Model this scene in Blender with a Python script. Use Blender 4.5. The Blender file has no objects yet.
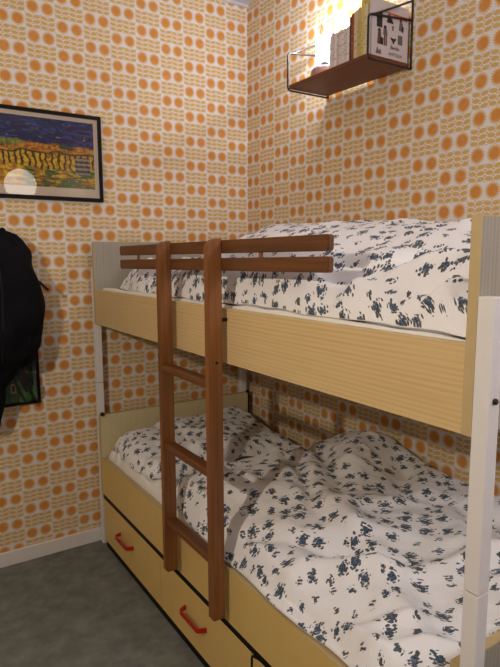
import bpy, bmesh, math, random
from mathutils import Vector, Matrix, noise
random.seed(7)
C = bpy.context.scene.collection
PI = math.pi

# ------------------------------------------------------------ node helpers
class NT:
    def __init__(s, name, rough=.6, spec=.3):
        s.m = bpy.data.materials.new(name); s.m.use_nodes = True
        s.t = s.m.node_tree; s.n = s.t.nodes; s.l = s.t.links
        s.b = s.n['Principled BSDF']; s.b.inputs['Roughness'].default_value = rough
        s.b.inputs['Specular IOR Level'].default_value = spec
    def node(s, ty, **kw):
        n = s.n.new(ty)
        for k, v in kw.items(): setattr(n, k, v)
        return n
    def put(s, v, sock):
        if isinstance(v, bpy.types.NodeSocket): s.l.new(v, sock)
        elif isinstance(v, (tuple, list)) and len(v) == 3 and sock.type == 'RGBA': sock.default_value = (*v, 1)
        else: sock.default_value = v
    def math(s, op, a, b=0.0, c=0.0):
        n = s.node('ShaderNodeMath', operation=op)
        s.put(a, n.inputs[0]); s.put(b, n.inputs[1])
        if op in ('MULTIPLY_ADD', 'WRAP', 'SMOOTH_MIN', 'COMPARE'): s.put(c, n.inputs[2])
        return n.outputs[0]
    def smooth(s, v, lo, hi, a=0.0, b=1.0):
        n = s.node('ShaderNodeMapRange', interpolation_type='SMOOTHSTEP')
        s.put(v, n.inputs[0]); n.inputs[1].default_value = lo; n.inputs[2].default_value = hi
        n.inputs[3].default_value = a; n.inputs[4].default_value = b
        return n.outputs[0]
    def mix(s, f, a, b):
        n = s.node('ShaderNodeMix', data_type='RGBA')
        s.put(f, n.inputs[0]); s.put(a, n.inputs[6]); s.put(b, n.inputs[7])
        return n.outputs[2]
    def coord(s, which='Object'):
        return s.node('ShaderNodeTexCoord').outputs[which]
    def sep(s, v):
        n = s.node('ShaderNodeSeparateXYZ'); s.put(v, n.inputs[0]); return n.outputs
    def comb(s, x=0.0, y=0.0, z=0.0):
        n = s.node('ShaderNodeCombineXYZ')
        for i, v in enumerate((x, y, z)): s.put(v, n.inputs[i])
        return n.outputs[0]
    def noise(s, vec, scale, detail=2, rough=.5, dist=0):
        n = s.node('ShaderNodeTexNoise'); s.put(vec, n.inputs['Vector'])
        n.inputs['Scale'].default_value = scale; n.inputs['Detail'].default_value = detail
        n.inputs['Roughness'].default_value = rough; n.inputs['Distortion'].default_value = dist
        return n.outputs['Fac']
    def scale(s, vec, v):
        n = s.node('ShaderNodeVectorMath', operation='MULTIPLY'); s.put(vec, n.inputs[0]); n.inputs[1].default_value = v
        return n.outputs[0]
    def color(s, v): s.put(v, s.b.inputs['Base Color'])
    def bump(s, h, strength=.3, dist=.002):
        n = s.node('ShaderNodeBump'); s.put(h, n.inputs['Height'])
        n.inputs['Strength'].default_value = strength; n.inputs['Distance'].default_value = dist
        s.l.new(n.outputs[0], s.b.inputs['Normal'])

def srgb(r, g, b):
    f = lambda c: (c/255/12.92) if c/255 <= .04045 else ((c/255+.055)/1.055)**2.4
    return (f(r), f(g), f(b))

def plain(name, col, rough=.5, spec=.3, metal=0, var=.06, vs=40, bump=0):
    t = NT(name, rough, spec); t.b.inputs['Metallic'].default_value = metal
    c = t.coord(); f = t.noise(c, vs, 4)
    t.color(t.mix(f, tuple(x*(1-var) for x in col), tuple(min(1, x*(1+var)) for x in col)))
    if bump: t.bump(f, bump, .002)
    return t.m

def wood(name, col, dark, axis, rough=.42, fine=1.0, spec=.35, contrast=1.0):
    """grain runs along 'axis' (0,1,2)"""
    t = NT(name, rough, spec); c = t.coord()
    s = [46*fine]*3; s[axis] = 1.6
    a = t.noise(t.scale(c, tuple(s)), 1, 5, .62, .4)
    s2 = [210*fine]*3; s2[axis] = 5
    b = t.noise(t.scale(c, tuple(s2)), 1, 3, .6)
    f = t.math('MULTIPLY_ADD', a, .7, t.math('MULTIPLY', b, .3))
    f = t.smooth(f, .5-.2/contrast, .5+.2/contrast)
    t.color(t.mix(f, dark, col)); t.bump(b, .15, .001)
    return t.m

def laminate(name, base, line, run, across):
    """pale pine print: thin lines that run along one axis, stacked along 'across'"""
    t = NT(name, .38, .4); c = t.coord()
    s = [9.0]*3; s[run] = .6
    wob = t.noise(t.scale(c, tuple(s)), 1, 3, .5)
    p = t.sep(c)[across]
    ph = t.math('MULTIPLY_ADD', p, 2*PI/.0105, t.math('MULTIPLY', wob, 14))
    w = t.math('SINE', ph)
    s3 = [160]*3; s3[run] = 4
    fine = t.noise(t.scale(c, tuple(s3)), 1, 2)
    f = t.smooth(t.math('MULTIPLY_ADD', w, .22, fine), .25, 1.0, 0, .55)
    t.color(t.mix(f, base, line))
    return t.m

# ------------------------------------------------------------ materials
def wallpaper(name, axis):
    t = NT(name, .75, .15); c = t.coord(); x = t.sep(c); u = x[axis]; z = x[2]
    W, P = (.1248 if axis == 0 else .1285), .1208
    if axis == 0: uu = t.math('DIVIDE', t.math('ADD', u, 12.4800+.0065), W)
    else: uu = t.math('DIVIDE', t.math('ADD', u, 12.85-.0098), W)
    col = t.math('FLOOR', uu); fu = t.math('FRACT', uu)
    odd = t.math('FLOORED_MODULO', col, 2.0)
    zz = t.math('DIVIDE', t.math('ADD', z, (-1.938+P*.25+P*40) if axis == 0 else (-1.996+P*.25+P*40)), P)
    zz = t.math('ADD', zz, t.math('MULTIPLY', odd, .5))
    fz = t.math('FRACT', zz)
    # suns: two per column in the lower half of the period
    isblock = t.math('GREATER_THAN', fz, .5)
    du = t.math('MULTIPLY', t.math('SUBTRACT', t.math('FRACT', t.math('MULTIPLY', fu, 2)), .5), W/2)
    dz = t.math('MULTIPLY', t.math('SUBTRACT', fz, .25), P)
    r = t.math('SQRT', t.math('ADD', t.math('MULTIPLY', du, du), t.math('MULTIPLY', dz, dz)))
    th = t.math('ARCTAN2', dz, du)
    ser = t.math('MULTIPLY', t.math('SINE', t.math('MULTIPLY', th, 20)), .0044)
    rr = t.math('ADD', r, ser)
    sun = t.smooth(rr, .0250, .0275, 1, 0)
    core = t.smooth(r, .0165, .0225, 1, 0)
    petal = t.math('MULTIPLY', t.smooth(t.math('SINE', t.math('MULTIPLY', th, 40)), -.2, .6), .35)
    suncol = t.mix(core, t.mix(petal, srgb(216, 166, 96), srgb(226, 192, 138)), srgb(208, 140, 68))
    # block of little leaves : 4 columns x 3 rows of ovals
    lu = t.math('SUBTRACT', t.math('FRACT', t.math('MULTIPLY', fu, 4)), .5)
    bz = t.math('MULTIPLY', t.math('SUBTRACT', fz, .5), 2)
    lz = t.math('SUBTRACT', t.math('FRACT', t.math('MULTIPLY', bz, 3)), .5)
    side = t.math('SUBTRACT', t.math('MULTIPLY', t.math('FLOORED_MODULO', t.math('FLOOR', t.math('MULTIPLY', fu, 4)), 2), 2), 1)
    tilt = t.math('ADD', lz, t.math('MULTIPLY', t.math('MULTIPLY', lu, side), -.14))
    e = t.math('SQRT', t.math('ADD', t.math('POWER', t.math('DIVIDE', lu, .49), 2), t.math('POWER', t.math('DIVIDE', tilt, .43), 2)))
    leaf = t.smooth(e, .88, 1.05, 1, 0)
    vein = t.smooth(t.math('ABSOLUTE', tilt), .02, .1, .35, 0)
    leafcol = t.mix(vein, srgb(210, 178, 112), srgb(196, 158, 92))
    # tiny dots where four leaves meet
    mu = t.math('SUBTRACT', t.math('FRACT', t.math('MULTIPLY_ADD', fu, 4, .5)), .5)
    mz = t.math('SUBTRACT', t.math('FRACT', t.math('MULTIPLY_ADD', bz, 3, .5)), .5)
    e2 = t.math('SQRT', t.math('ADD', t.math('MULTIPLY', mu, mu), t.math('MULTIPLY', mz, mz)))
    dot = t.smooth(e2, .13, .2, 1, 0)
    base = srgb(224, 222, 226)
    pr = t.noise(c, 300, 2)
    base = t.mix(t.math('MULTIPLY', pr, .25), base, srgb(216, 208, 200))
    blk = t.mix(dot, t.mix(leaf, base, leafcol), srgb(226, 168, 100))
    sn = t.mix(sun, base, suncol)
    full = t.mix(isblock, sn, blk)
    worn = t.noise(c, 60, 3)
    full = t.mix(t.math('MULTIPLY', t.smooth(worn, .45, .75), .12), full, base)
    t.color(full)
    return t.m

def floral(name, seed=0.0, cloth=(0.82, .81, .84), cell=.053, size=.86):
    t = NT(name, .85, .1)
    uv = t.coord('UV')
    mp = t.node('ShaderNodeMapping'); t.put(uv, mp.inputs[0]); mp.inputs['Location'].default_value = (seed, seed*.7, 0)
    mp.inputs['Rotation'].default_value = (0, 0, seed*1.3)
    p = mp.outputs[0]
    vo = t.node('ShaderNodeTexVoronoi', voronoi_dimensions='2D'); t.put(p, vo.inputs['Vector'])
    vo.inputs['Scale'].default_value = 1/cell; vo.inputs['Randomness'].default_value = .62
    d = t.math('MULTIPLY', vo.outputs['Distance'], cell)
    cs = t.sep(vo.outputs['Color'])
    big = t.smooth(cs[0], .25, .7, .62*size, 1.12*size)
    dn = t.math('DIVIDE', d, big)
    # small pointed leaves, lying in three directions
    wob = t.node('ShaderNodeTexNoise'); t.put(p, wob.inputs['Vector']); wob.inputs['Scale'].default_value = 60
    off = t.node('ShaderNodeVectorMath', operation='MULTIPLY_ADD')
    t.put(wob.outputs['Color'], off.inputs[0]); off.inputs[1].default_value = (.004, .004, 0); t.put(p, off.inputs[2])
    leaf = blue = 0.0
    for k, ang in enumerate((.3, 1.4, 2.5)):
        rt_ = t.node('ShaderNodeMapping'); t.put(off.outputs[0], rt_.inputs[0]); rt_.inputs['Rotation'].default_value = (0, 0, ang); rt_.inputs['Scale'].default_value = (.55, 1.1, 1)
        sv = t.node('ShaderNodeTexVoronoi', voronoi_dimensions='2D'); t.put(rt_.outputs[0], sv.inputs['Vector'])
        sv.inputs['Scale'].default_value = 1/.0082; sv.inputs['Randomness'].default_value = .8
        sc = t.sep(sv.outputs['Color'])
        prob = t.smooth(dn, .005, .030, .70, 0)
        on = t.math('GREATER_THAN', prob, sc[0])
        lf = t.math('MULTIPLY', on, t.smooth(sv.outputs['Distance'], .36, .45, 1, 0))
        leaf = t.math('MAXIMUM', leaf, lf) if k else lf
        if k == 1: isblue = t.math('GREATER_THAN', sc[1], .70)
    nz = t.noise(p, 260, 3)
    rose = t.smooth(t.math('ADD', dn, t.math('MULTIPLY', nz, .010)), .0135, .016, 1, 0)
    rose = t.math('MULTIPLY', rose, t.math('GREATER_THAN', cs[0], .35))
    leafcol = t.mix(isblue, srgb(40, 46, 50), srgb(54, 72, 94))
    swirl = t.smooth(nz, .42, .58)
    rosecol = t.mix(swirl, srgb(38, 52, 72), srgb(84, 106, 134))
    wv = t.noise(p, 900, 1)
    base = t.mix(wv, cloth, tuple(min(1, x*1.06) for x in cloth))
    c1 = t.mix(t.math('MULTIPLY', leaf, .92), base, leafcol)
    c2 = t.mix(t.math('MULTIPLY', rose, .9), c1, rosecol)
    t.color(c2); t.bump(t.noise(p, 55, 4, .6), .35, .006)
    t.b.inputs['Sheen Weight'].default_value = .15
    return t.m

def painting_big():
    t = NT('painted_landscape', .5, .3); c = t.coord('UV'); s = t.sep(c)
    wn = t.node('ShaderNodeTexNoise'); t.put(c, wn.inputs['Vector']); wn.inputs['Scale'].default_value = 7; wn.inputs['Detail'].default_value = 6
    w = t.sep(wn.outputs['Color'])
    x = t.math('ADD', s[0], t.math('MULTIPLY', t.math('SUBTRACT', w[0], .5), .07))
    y = t.math('ADD', s[1], t.math('MULTIPLY', t.math('SUBTRACT', w[1], .5), .16))
    st = t.noise(t.scale(c, (7, 12, 1)), 1, 5, .65, 1.5)
    st2 = t.noise(t.scale(c, (14, 26, 1)), 1, 5, .7, 1.0)
    st3 = t.noise(t.scale(c, (22, 14, 1)), 1.2, 4, .7, .8)
    sky = t.mix(t.smooth(st, .50, .60), srgb(12, 14, 74), srgb(40, 58, 150))
    sky = t.mix(t.math('MULTIPLY', t.smooth(st2, .60, .66), .8), sky, srgb(170, 178, 200))
    sky = t.mix(t.math('MULTIPLY', t.smooth(st3, .62, .68), .7), sky, srgb(60, 90, 90))
    hill = t.mix(t.smooth(st3, .44, .54), srgb(176, 84, 16), srgb(214, 160, 40))
    hill = t.mix(t.smooth(st2, .54, .60), hill, srgb(70, 44, 20))
    oliv = t.mix(t.smooth(st3, .45, .6), srgb(96, 100, 24), srgb(150, 150, 50))
    hill = t.mix(t.math('MULTIPLY', t.smooth(x, .46, .54, 1, 0), t.smooth(y, .56, .60)), hill, oliv)
    hill = t.mix(t.math('MULTIPLY', t.smooth(t.math('ABSOLUTE', t.math('SUBTRACT', x, .80)), .04, .07, 1, 0), t.smooth(y, .54, .58)), hill, srgb(50, 66, 30))
    gold = t.mix(t.smooth(st3, .44, .58), srgb(226, 190, 30), srgb(176, 108, 20))
    gm = t.math('MULTIPLY', t.smooth(st, .45, .50), t.math('MULTIPLY', t.smooth(x, .46, .54), t.smooth(y, .26, .30, 1, 0)))
    gold = t.mix(gm, gold, srgb(30, 100, 40))
    gold = t.mix(t.math('MULTIPLY', t.math('MULTIPLY', t.smooth(st2, .52, .57), .8), t.smooth(y, .2, .23, 1, 0)), gold, srgb(140, 72, 30))
    fx = t.math('SINE', t.math('MULTIPLY', t.math('ADD', x, t.math('MULTIPLY', y, .06)), 150))
    fence = t.math('MULTIPLY', t.smooth(y, .26, .30), t.smooth(y, .50, .52, 1, 0))
    pk = t.math('MULTIPLY', t.smooth(fx, .2, .6), fence)
    rail = t.smooth(t.math('ABSOLUTE', t.math('SUBTRACT', y, .50)), .010, .018, 1, 0)
    gate = t.math('MULTIPLY', t.math('MULTIPLY', t.smooth(s[0], .855, .86), t.smooth(s[0], .965, .97, 1, 0)), t.math('MULTIPLY', t.smooth(s[1], .20, .22), t.smooth(s[1], .46, .48, 1, 0)))
    low = t.mix(t.math('MAXIMUM', t.math('MULTIPLY', pk, .9), t.math('MULTIPLY', rail, .9)), gold, srgb(24, 18, 20))
    gb = t.math('SINE', t.math('MULTIPLY', s[1], 90))
    low = t.mix(t.math('MULTIPLY', gate, .85), low, t.mix(t.smooth(gb, -.2, .3), srgb(30, 26, 34), srgb(140, 136, 140)))
    low = t.mix(t.smooth(y, .50, .53), low, hill)
    hy = t.math('SUBTRACT', y, t.math('SUBTRACT', .72, t.math('MULTIPLY', x, .12)))
    col = t.mix(t.smooth(hy, -.015, .015), low, sky)
    t.color(col); t.bump(st2, .3, .001)
    return t.m

def painting_small():
    t = NT('painted_green_scene', .5, .3); c = t.coord('UV')
    a = t.noise(t.scale(c, (7, 3, 1)), 1, 5, .6, .8); b = t.noise(t.scale(c, (4, 9, 1)), 1.3, 4)
    col = t.mix(t.smooth(a, .42, .6), srgb(22, 58, 48), srgb(58, 112, 44))
    col = t.mix(t.smooth(b, .58, .66), col, srgb(120, 130, 58))
    col = t.mix(t.smooth(a, .66, .7), col, srgb(20, 40, 70))
    x = t.sep(c)
    def win(v, a, b): return t.math('MULTIPLY', t.smooth(v, a, a+.006), t.smooth(v, b-.006, b, 1, 0))
    card = t.math('MULTIPLY', win(x[0], .70, .765), win(x[1], .15, .31)); inner = t.math('MULTIPLY', win(x[0], .715, .75), win(x[1], .175, .285))
    col = t.mix(card, col, srgb(190, 196, 190)); col = t.mix(inner, col, srgb(96, 70, 60))
    t.color(col); return t.m

def emit(name, col, power):
    t = NT(name); t.b.inputs['Emission Color'].default_value = (*col, 1); t.b.inputs['Emission Strength'].default_value = power
    t.b.inputs['Base Color'].default_value = (*col, 1)
    return t.m

def thin_glass(name, tint=(1, 1, 1), rough=.0):
    t = NT(name); tr = t.node('ShaderNodeBsdfTransparent'); tr.inputs[0].default_value = (*tint, 1)
    gl = t.node('ShaderNodeBsdfGlossy'); gl.inputs['Roughness'].default_value = rough
    fr = t.node('ShaderNodeFresnel'); fr.inputs['IOR'].default_value = 1.4
    mx = t.node('ShaderNodeMixShader')
    t.l.new(fr.outputs[0], mx.inputs[0]); t.l.new(tr.outputs[0], mx.inputs[1]); t.l.new(gl.outputs[0], mx.inputs[2])
    t.l.new(mx.outputs[0], t.n['Material Output'].inputs[0])
    return t.m

M = {}
M['wp_x'] = wallpaper('retro_wallpaper_back', 0)
M['wp_y'] = wallpaper('retro_wallpaper_right', 1)
M['plaster'] = plain('painted_plaster', srgb(150, 142, 134), .8, .1, var=.03, vs=8)
M['ceil'] = plain('ceiling_paint', srgb(205, 205, 214), .85, .1, var=.03, vs=8)
M['lam_h'] = laminate('pine_laminate_lengthwise', srgb(214, 186, 136), srgb(188, 154, 102), 1, 2)
M['lam_v'] = laminate('pine_laminate_upright', srgb(164, 157, 145), srgb(134, 127, 114), 2, 0)
M['lam_low'] = laminate('cream_laminate_upright', srgb(214, 200, 160), srgb(196, 180, 138), 2, 0)
M['edge'] = plain('beech_edge_band', srgb(190, 168, 126), .45, .35, var=.08, vs=60)
M['drawer'] = plain('yellowed_laminate', srgb(214, 182, 112), .4, .4, var=.05, vs=14)
M['lip'] = plain('grey_brown_edge', srgb(150, 124, 84), .5, .3)
M['white_post'] = plain('white_lacquered_post', srgb(226, 222, 222), .4, .4, var=.03, vs=20)
M['black'] = plain('black_gap_strip', (.006, .006, .006), .6, .2)
M['bolt'] = plain('dark_steel_bolt', (.03, .03, .035), .35, .5, metal=.8)
M['red'] = plain('red_lacquered_metal', srgb(176, 30, 22), .3, .5, var=.05)
M['lad_z'] = wood('brown_wood_upright', srgb(150, 96, 52), srgb(100, 62, 33), 2, contrast=.8)
M['lad_y'] = wood('brown_wood_lengthwise', srgb(122, 76, 42), srgb(76, 46, 26), 1, contrast=.8)
M['shelf'] = wood('teak_shelf_wood', srgb(124, 72, 44), srgb(84, 46, 26), 1, contrast=.6)
M['wire'] = plain('black_wire', (.01, .01, .012), .35, .5)
M['sheet'] = plain('white_cotton_sheet', (.82, .80, .76), .85, .1, var=.03, vs=200)
M['mattress'] = plain('cream_mattress_ticking', (.70, .68, .60), .85, .1)
M['fl1'] = floral('blue_rose_cotton_upper_duvet', .31, size=.82, cell=.050)
M['fl2'] = floral('blue_rose_cotton_lower_duvet', 1.9)
M['fl3'] = floral('blue_rose_cotton_pillow', 4.2, size=.80, cell=.05)
M['jacket'] = plain('black_nylon', (.004, .004, .006), .8, .12, var=.3, vs=30, bump=.3)
M['strap'] = plain('black_webbing', (.012, .012, .014), .7, .2)
M['frame'] = plain('black_frame', (.006, .006, .006), .6, .15)
M['mat'] = plain('cream_picture_mat', srgb(214, 196, 180), .8, .1)
M['art1'] = painting_big(); M['art2'] = painting_small()
M['glass'] = thin_glass('clear_pane')
M['chimney'] = thin_glass('ribbed_lamp_glass', (.96, .97, 1))
M['ceramic'] = plain('pink_beige_ceramic', srgb(176, 134, 122), .35, .4, var=.12, vs=50)
M['bulb'] = emit('lit_bulb', (.93, .95, 1), 26)
M['globe'] = emit('lit_paper_globe', (1, .93, .80), 8.0)
M['floor_bulb'] = emit('lit_floor_lamp_bulb', (1, .70, .38), 5.0)  # glow of the floor lamp's bare warm bulb

# floor
t = NT('grey_carpet_floor', .85, .15); c = t.coord()
a = t.noise(c, 420, 3, .6); b = t.noise(c, 14, 4, .6)
f = t.math('MULTIPLY_ADD', a, .7, t.math('MULTIPLY', b, .3))
t.color(t.mix(t.smooth(f, .4, .62), srgb(92, 95, 91), srgb(140, 143, 138))); t.bump(a, .5, .003); M['floor'] = t.m

# ------------------------------------------------------------ mesh helpers
def thing(name, label, cat, loc=(0, 0, 0), group=None):
    o = bpy.data.objects.new(name, None); C.objects.link(o); o.location = loc
    o.empty_display_size = .05
    o['label'] = label; o['category'] = cat
    if group: o['group'] = group
    return o
def tag(o, label, cat, group=None):
    o['label'] = label; o['category'] = cat
    if group: o['group'] = group
    return o
def root_of(o):
    v = Vector((0, 0, 0))
    while o is not None: v += o.location; o = o.parent
    return v
def obj(name, bm, mats, parent=None, smooth=False, origin=None):
    """bm is in world coordinates; the mesh is stored relative to its parent's (or its own) origin"""
    off = root_of(parent) if parent else Vector(origin or (0, 0, 0))
    bm.normal_update()
    me = bpy.data.meshes.new(name)
    if off.length: bmesh.ops.translate(bm, vec=-off, verts=bm.verts)
    bm.to_mesh(me); bm.free()
    for m in (mats if isinstance(mats, (list, tuple)) else [mats]): me.materials.append(m)
    if smooth:
        for p in me.polygons: p.use_smooth = True
    o = bpy.data.objects.new(name, me); C.objects.link(o)
    if parent: o.parent = parent
    elif origin: o.location = origin
    return o
def struct(name, bm, m):
    o = obj(name, bm, m); o['kind'] = 'structure'; return o

def box(bm, x0, x1, y0, y1, z0, z1, bev=0.0, mi=0, seg=2):
    vs = [bm.verts.new((x, y, z)) for x in (x0, x1) for y in (y0, y1) for z in (z0, z1)]
    fs = [bm.faces.new([vs[i] for i in q]) for q in ((0, 1, 3, 2), (4, 6, 7, 5), (0, 4, 5, 1), (2, 3, 7, 6), (0, 2, 6, 4), (1, 5, 7, 3))]
    for f in fs: f.material_index = mi
    if bev:
        es = list({e for f in fs for e in f.edges})
        r = bmesh.ops.bevel(bm, geom=es, offset=bev, segments=seg, affect='EDGES', profile=.5)
        for f in r['faces']: f.material_index = mi
    return bm
def B(*a, **k): return box(bmesh.new(), *a, **k)

def tube(bm, pts, r, seg=10, mi=0, cap=True):
    pts = [Vector(p) for p in pts]; rings = []
    up = Vector((0, 0, 1))
    for i, p in enumerate(pts):
        d = (pts[min(i+1, len(pts)-1)]-pts[max(i-1, 0)]).normalized()
        if i == 0:
            a = d.cross(up if abs(d.z) < .9 else Vector((1, 0, 0))).normalized()
        else:
            a = (a - d*a.dot(d)).normalized()
        b = d.cross(a)
        rr = r[i] if isinstance(r, (list, tuple)) else r
        rings.append([bm.verts.new(p + (a*math.cos(2*PI*k/seg)+b*math.sin(2*PI*k/seg))*rr) for k in range(seg)])
    for i in range(len(rings)-1):
        for k in range(seg):
            f = bm.faces.new((rings[i][k], rings[i][(k+1) % seg], rings[i+1][(k+1) % seg], rings[i+1][k])); f.material_index = mi; f.smooth = True
    if cap:
        for rg in (rings[0][::-1], rings[-1]):
            f = bm.faces.new(rg); f.material_index = mi
    return bm
def lathe(bm, cx, cy, prof, seg=28, mi=0, ribs=0, rib=0.0):
    rings = []
    for r, z in prof:
        rings.append([bm.verts.new((cx+r*(1+rib*math.cos(ribs*2*PI*k/seg))*math.cos(2*PI*k/seg), cy+r*(1+rib*math.cos(ribs*2*PI*k/seg))*math.sin(2*PI*k/seg), z)) for k in range(seg)])
    for i in range(len(rings)-1):
        for k in range(seg):
            f = bm.faces.new((rings[i][k], rings[i][(k+1) % seg], rings[i+1][(k+1) % seg], rings[i+1][k])); f.material_index = mi; f.smooth = True
    return bm, rings
def corner(pts, rad, n=5):
    """round the inner corners of a polyline"""
    P = [Vector(p) for p in pts]; out = [P[0]]
    for i in range(1, len(P)-1):
        a = P[i]+(P[i-1]-P[i]).normalized()*rad; b = P[i]+(P[i+1]-P[i]).normalized()*rad
        for k in range(n+1):
            s = k/n; out.append(a*(1-s)**2+P[i]*2*s*(1-s)+b*s*s)
    out.append(P[-1]); return out

# ------------------------------------------------------------ the room
XL, YF, H = -3.25, -4.6, 2.7244
struct('floor', B(XL-.1, .1, YF-.1, .1, -.1, 0), M['floor'])
struct('ceiling', B(XL-.1, .1, YF-.1, .1, H, H+.1), M['ceil'])
struct('wall_back', B(XL-.1, .1, 0, .1, 0, H), M['wp_x'])
struct('wall_right', B(0, .1, YF, 0, 0, H), M['wp_y'])
struct('wall_left', B(XL-.1, XL, YF, 0, 0, H), M['plaster'])
struct('wall_front', B(XL-.1, .1, YF-.1, YF, 0, H), M['plaster'])
struct('baseboard_back', B(XL, 0, -.014, 0, 0, .068, bev=.003), M['white_post'])
struct('baseboard_right', B(-.014, 0, YF, -.014, 0, .068, bev=.003), M['white_post'])
struct('trim_1', B(XL, 0, -.012, 0, H-.012, H), M['ceil'])

# ------------------------------------------------------------ bunk bed
XO, XI = -.90, -.05
Y0, Y1 = -.074, -2.074
bed = thing('bunk_bed', 'pale pine laminate bunk bed with white corner posts and three drawers under it', 'bunk bed', ((XO+XI)/2, (Y0+Y1)/2, 0))
ZB, ZT = 1.1035, 1.2666
obj('side_board', B(XO, XO+.02, Y1, Y0, ZB, ZT, bev=.0015), M['lam_h'], bed)
obj('side_board', B(XI-.02, XI, Y1, Y0, ZB, ZT, bev=.0015), M['lam_h'], bed)
def panel(y0, y1, z0, z1, m='lam_v'):
    bm = bmesh.new()
    box(bm, XO+.0025, XI-.0025, y0, y1, z0, z1-.0025, 0, 0)
    box(bm, XO, XO+.0025, y0, y1, z0, z1, 0, 1); box(bm, XI-.0025, XI, y0, y1, z0, z1, 0, 1)
    box(bm, XO+.0025, XI-.0025, y0, y1, z1-.0025, z1, 0, 1)
    return obj('end_panel', bm, [M[m], M['edge']], bed)
panel(Y0, Y0+.02, ZB, 1.4865); panel(Y1-.02, Y1, ZB, 1.4865)
panel(Y0, Y0+.02, .27, .6636, 'lam_low'); panel(Y1-.02, Y1, .27, .6636)
for y0 in (Y0+.02, Y1-.051):
    for x0 in (XO, XI-.031):
        obj('post', B(x0, x0+.031, y0, y0+.031, .8185, 1.350, bev=.0015), M['white_post'], bed)
        obj('post', B(x0, x0+.031, y0, y0+.031, 0, .8165, bev=.0015), M['white_post'], bed)
        obj('joint_pin', B(x0+.003, x0+.028, y0+.003, y0+.028, .8160, .8190), M['black'], bed)
def bolt(p, d, r=.006, l=.006):
    bm = bmesh.new(); p = Vector(p); d = Vector(d)
    tube(bm, [p, p+d*l*.7, p+d*l], [r, r, r*.6], 12)
    return obj('bolt', bm, M['bolt'], bed, origin=None)
yn = Y1-.051
bolt((XO+.0155, yn, 1.172), (0, -1, 0), .0055)
bolt((XO+.0155, yn, .45), (0, -1, 0), .0055)
bolt((XI-.0155, yn, 1.172), (0, -1, 0), .0055)
bolt((XO+.010, Y0-.0, .668), (0, -1, 0), .010, .016)
bolt((XI-.010, Y0-.0, .668), (0, -1, 0), .009, .012)
obj('edge_strip', B(XI-.004, XI+.002, Y0-.006, Y0, .45, .668), M['black'], bed)
# lower storey
LB, LT = .2715, .452
def board_low(x0, x1):
    bm = bmesh.new()
    box(bm, x0, x1, Y1, Y0, LB, LT-.0015, 0, 0); box(bm, x0, x1, Y1, Y0, LT-.0015, LT, 0, 1)
    return obj('side_board', bm, [M['drawer'], M['edge']], bed)
board_low(XO, XO+.022); board_low(XI-.022, XI)
obj('slat_base', B(XO+.024, XI-.024, Y1+.002, Y0-.002, .285, .300), M['edge'], bed)
obj('slat_base', B(XO+.022, XI-.022, Y1+.002, Y0-.002, 1.1045, 1.120), M['edge'], bed)
obj('runner_strip', B(XO+.001, XO+.020, Y1+.001, Y0-.001, .2485, .2712), M['black'], bed)
obj('plinth', B(XO+.006, XO+.020, Y1+.001, Y0-.012, 0, .0335), M['black'], bed)
def drawer(ya, yb, trim=False):      # ya is the far end
    bm = bmesh.new()
    box(bm, XO+.000, XO+.017, yb+.0028, ya-.0028, .036, .2465, .001, 0, 1)
    box(bm, XO+.0175, XI-.06, yb+.02, yb+.032, .05, .20, 0, 1); box(bm, XO+.0175, XI-.06, ya-.032, ya-.02, .05, .20, 0, 1)
    box(bm, XI-.06, XI-.048, yb+.02, ya-.02, .05, .20, 0, 1); box(bm, XO+.0175, XI-.06, yb+.032, ya-.032, .05, .058, 0, 1)
    d = obj('drawer', bm, [M['drawer'], M['lip']], bed)
    yc = (ya+yb)/2+.03; hz = .158; L = .078
    pts = corner([(XO-.0005, yc-L, hz), (XO-.030, yc-L+.012, hz), (XO-.030, yc+L-.012, hz), (XO-.0005, yc+L, hz)], .009, 5)
    hb = bmesh.new()
    # flat bow handle: a strip swept along the bow
    prev = None
    P = [Vector(p) for p in pts]
    for i, p in enumerate(P):
        dd = (P[min(i+1, len(P)-1)]-P[max(i-1, 0)]).normalized(); nn = Vector((-dd.y, dd.x, 0)).normalized()*.0028; zz = Vector((0, 0, .008))
        ring = [hb.verts.new(p+a*nn+b*zz) for a, b in ((1, 1), (1, -1), (-1, -1), (-1, 1))]
        if prev:
            for k in range(4): hb.faces.new((prev[k], prev[(k+1) % 4], ring[(k+1) % 4], ring[k]))
        else: hb.faces.new(ring[::-1])
        prev = ring
    hb.faces.new(prev)
    bmesh.ops.recalc_face_normals(hb, faces=hb.faces)
    h = obj('handle', hb, M['red'], d); h['label'] = 'red bow handle'
    if trim:
        tb = bmesh.new(); tube(tb, corner([(XO-.002, ya-.004, .05), (XO-.002, ya-.004, .245), (XO-.002, ya-.05, .257), (XO-.002, yb+.02, .257)], .012, 4), .0035, 8)
        o = obj('edge_trim', tb, M['black'], d); o['label'] = 'black rubber edge trim'
drawer(-.082, -.740); drawer(-.740, -1.393); drawer(-1.393, -2.066, True)

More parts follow.
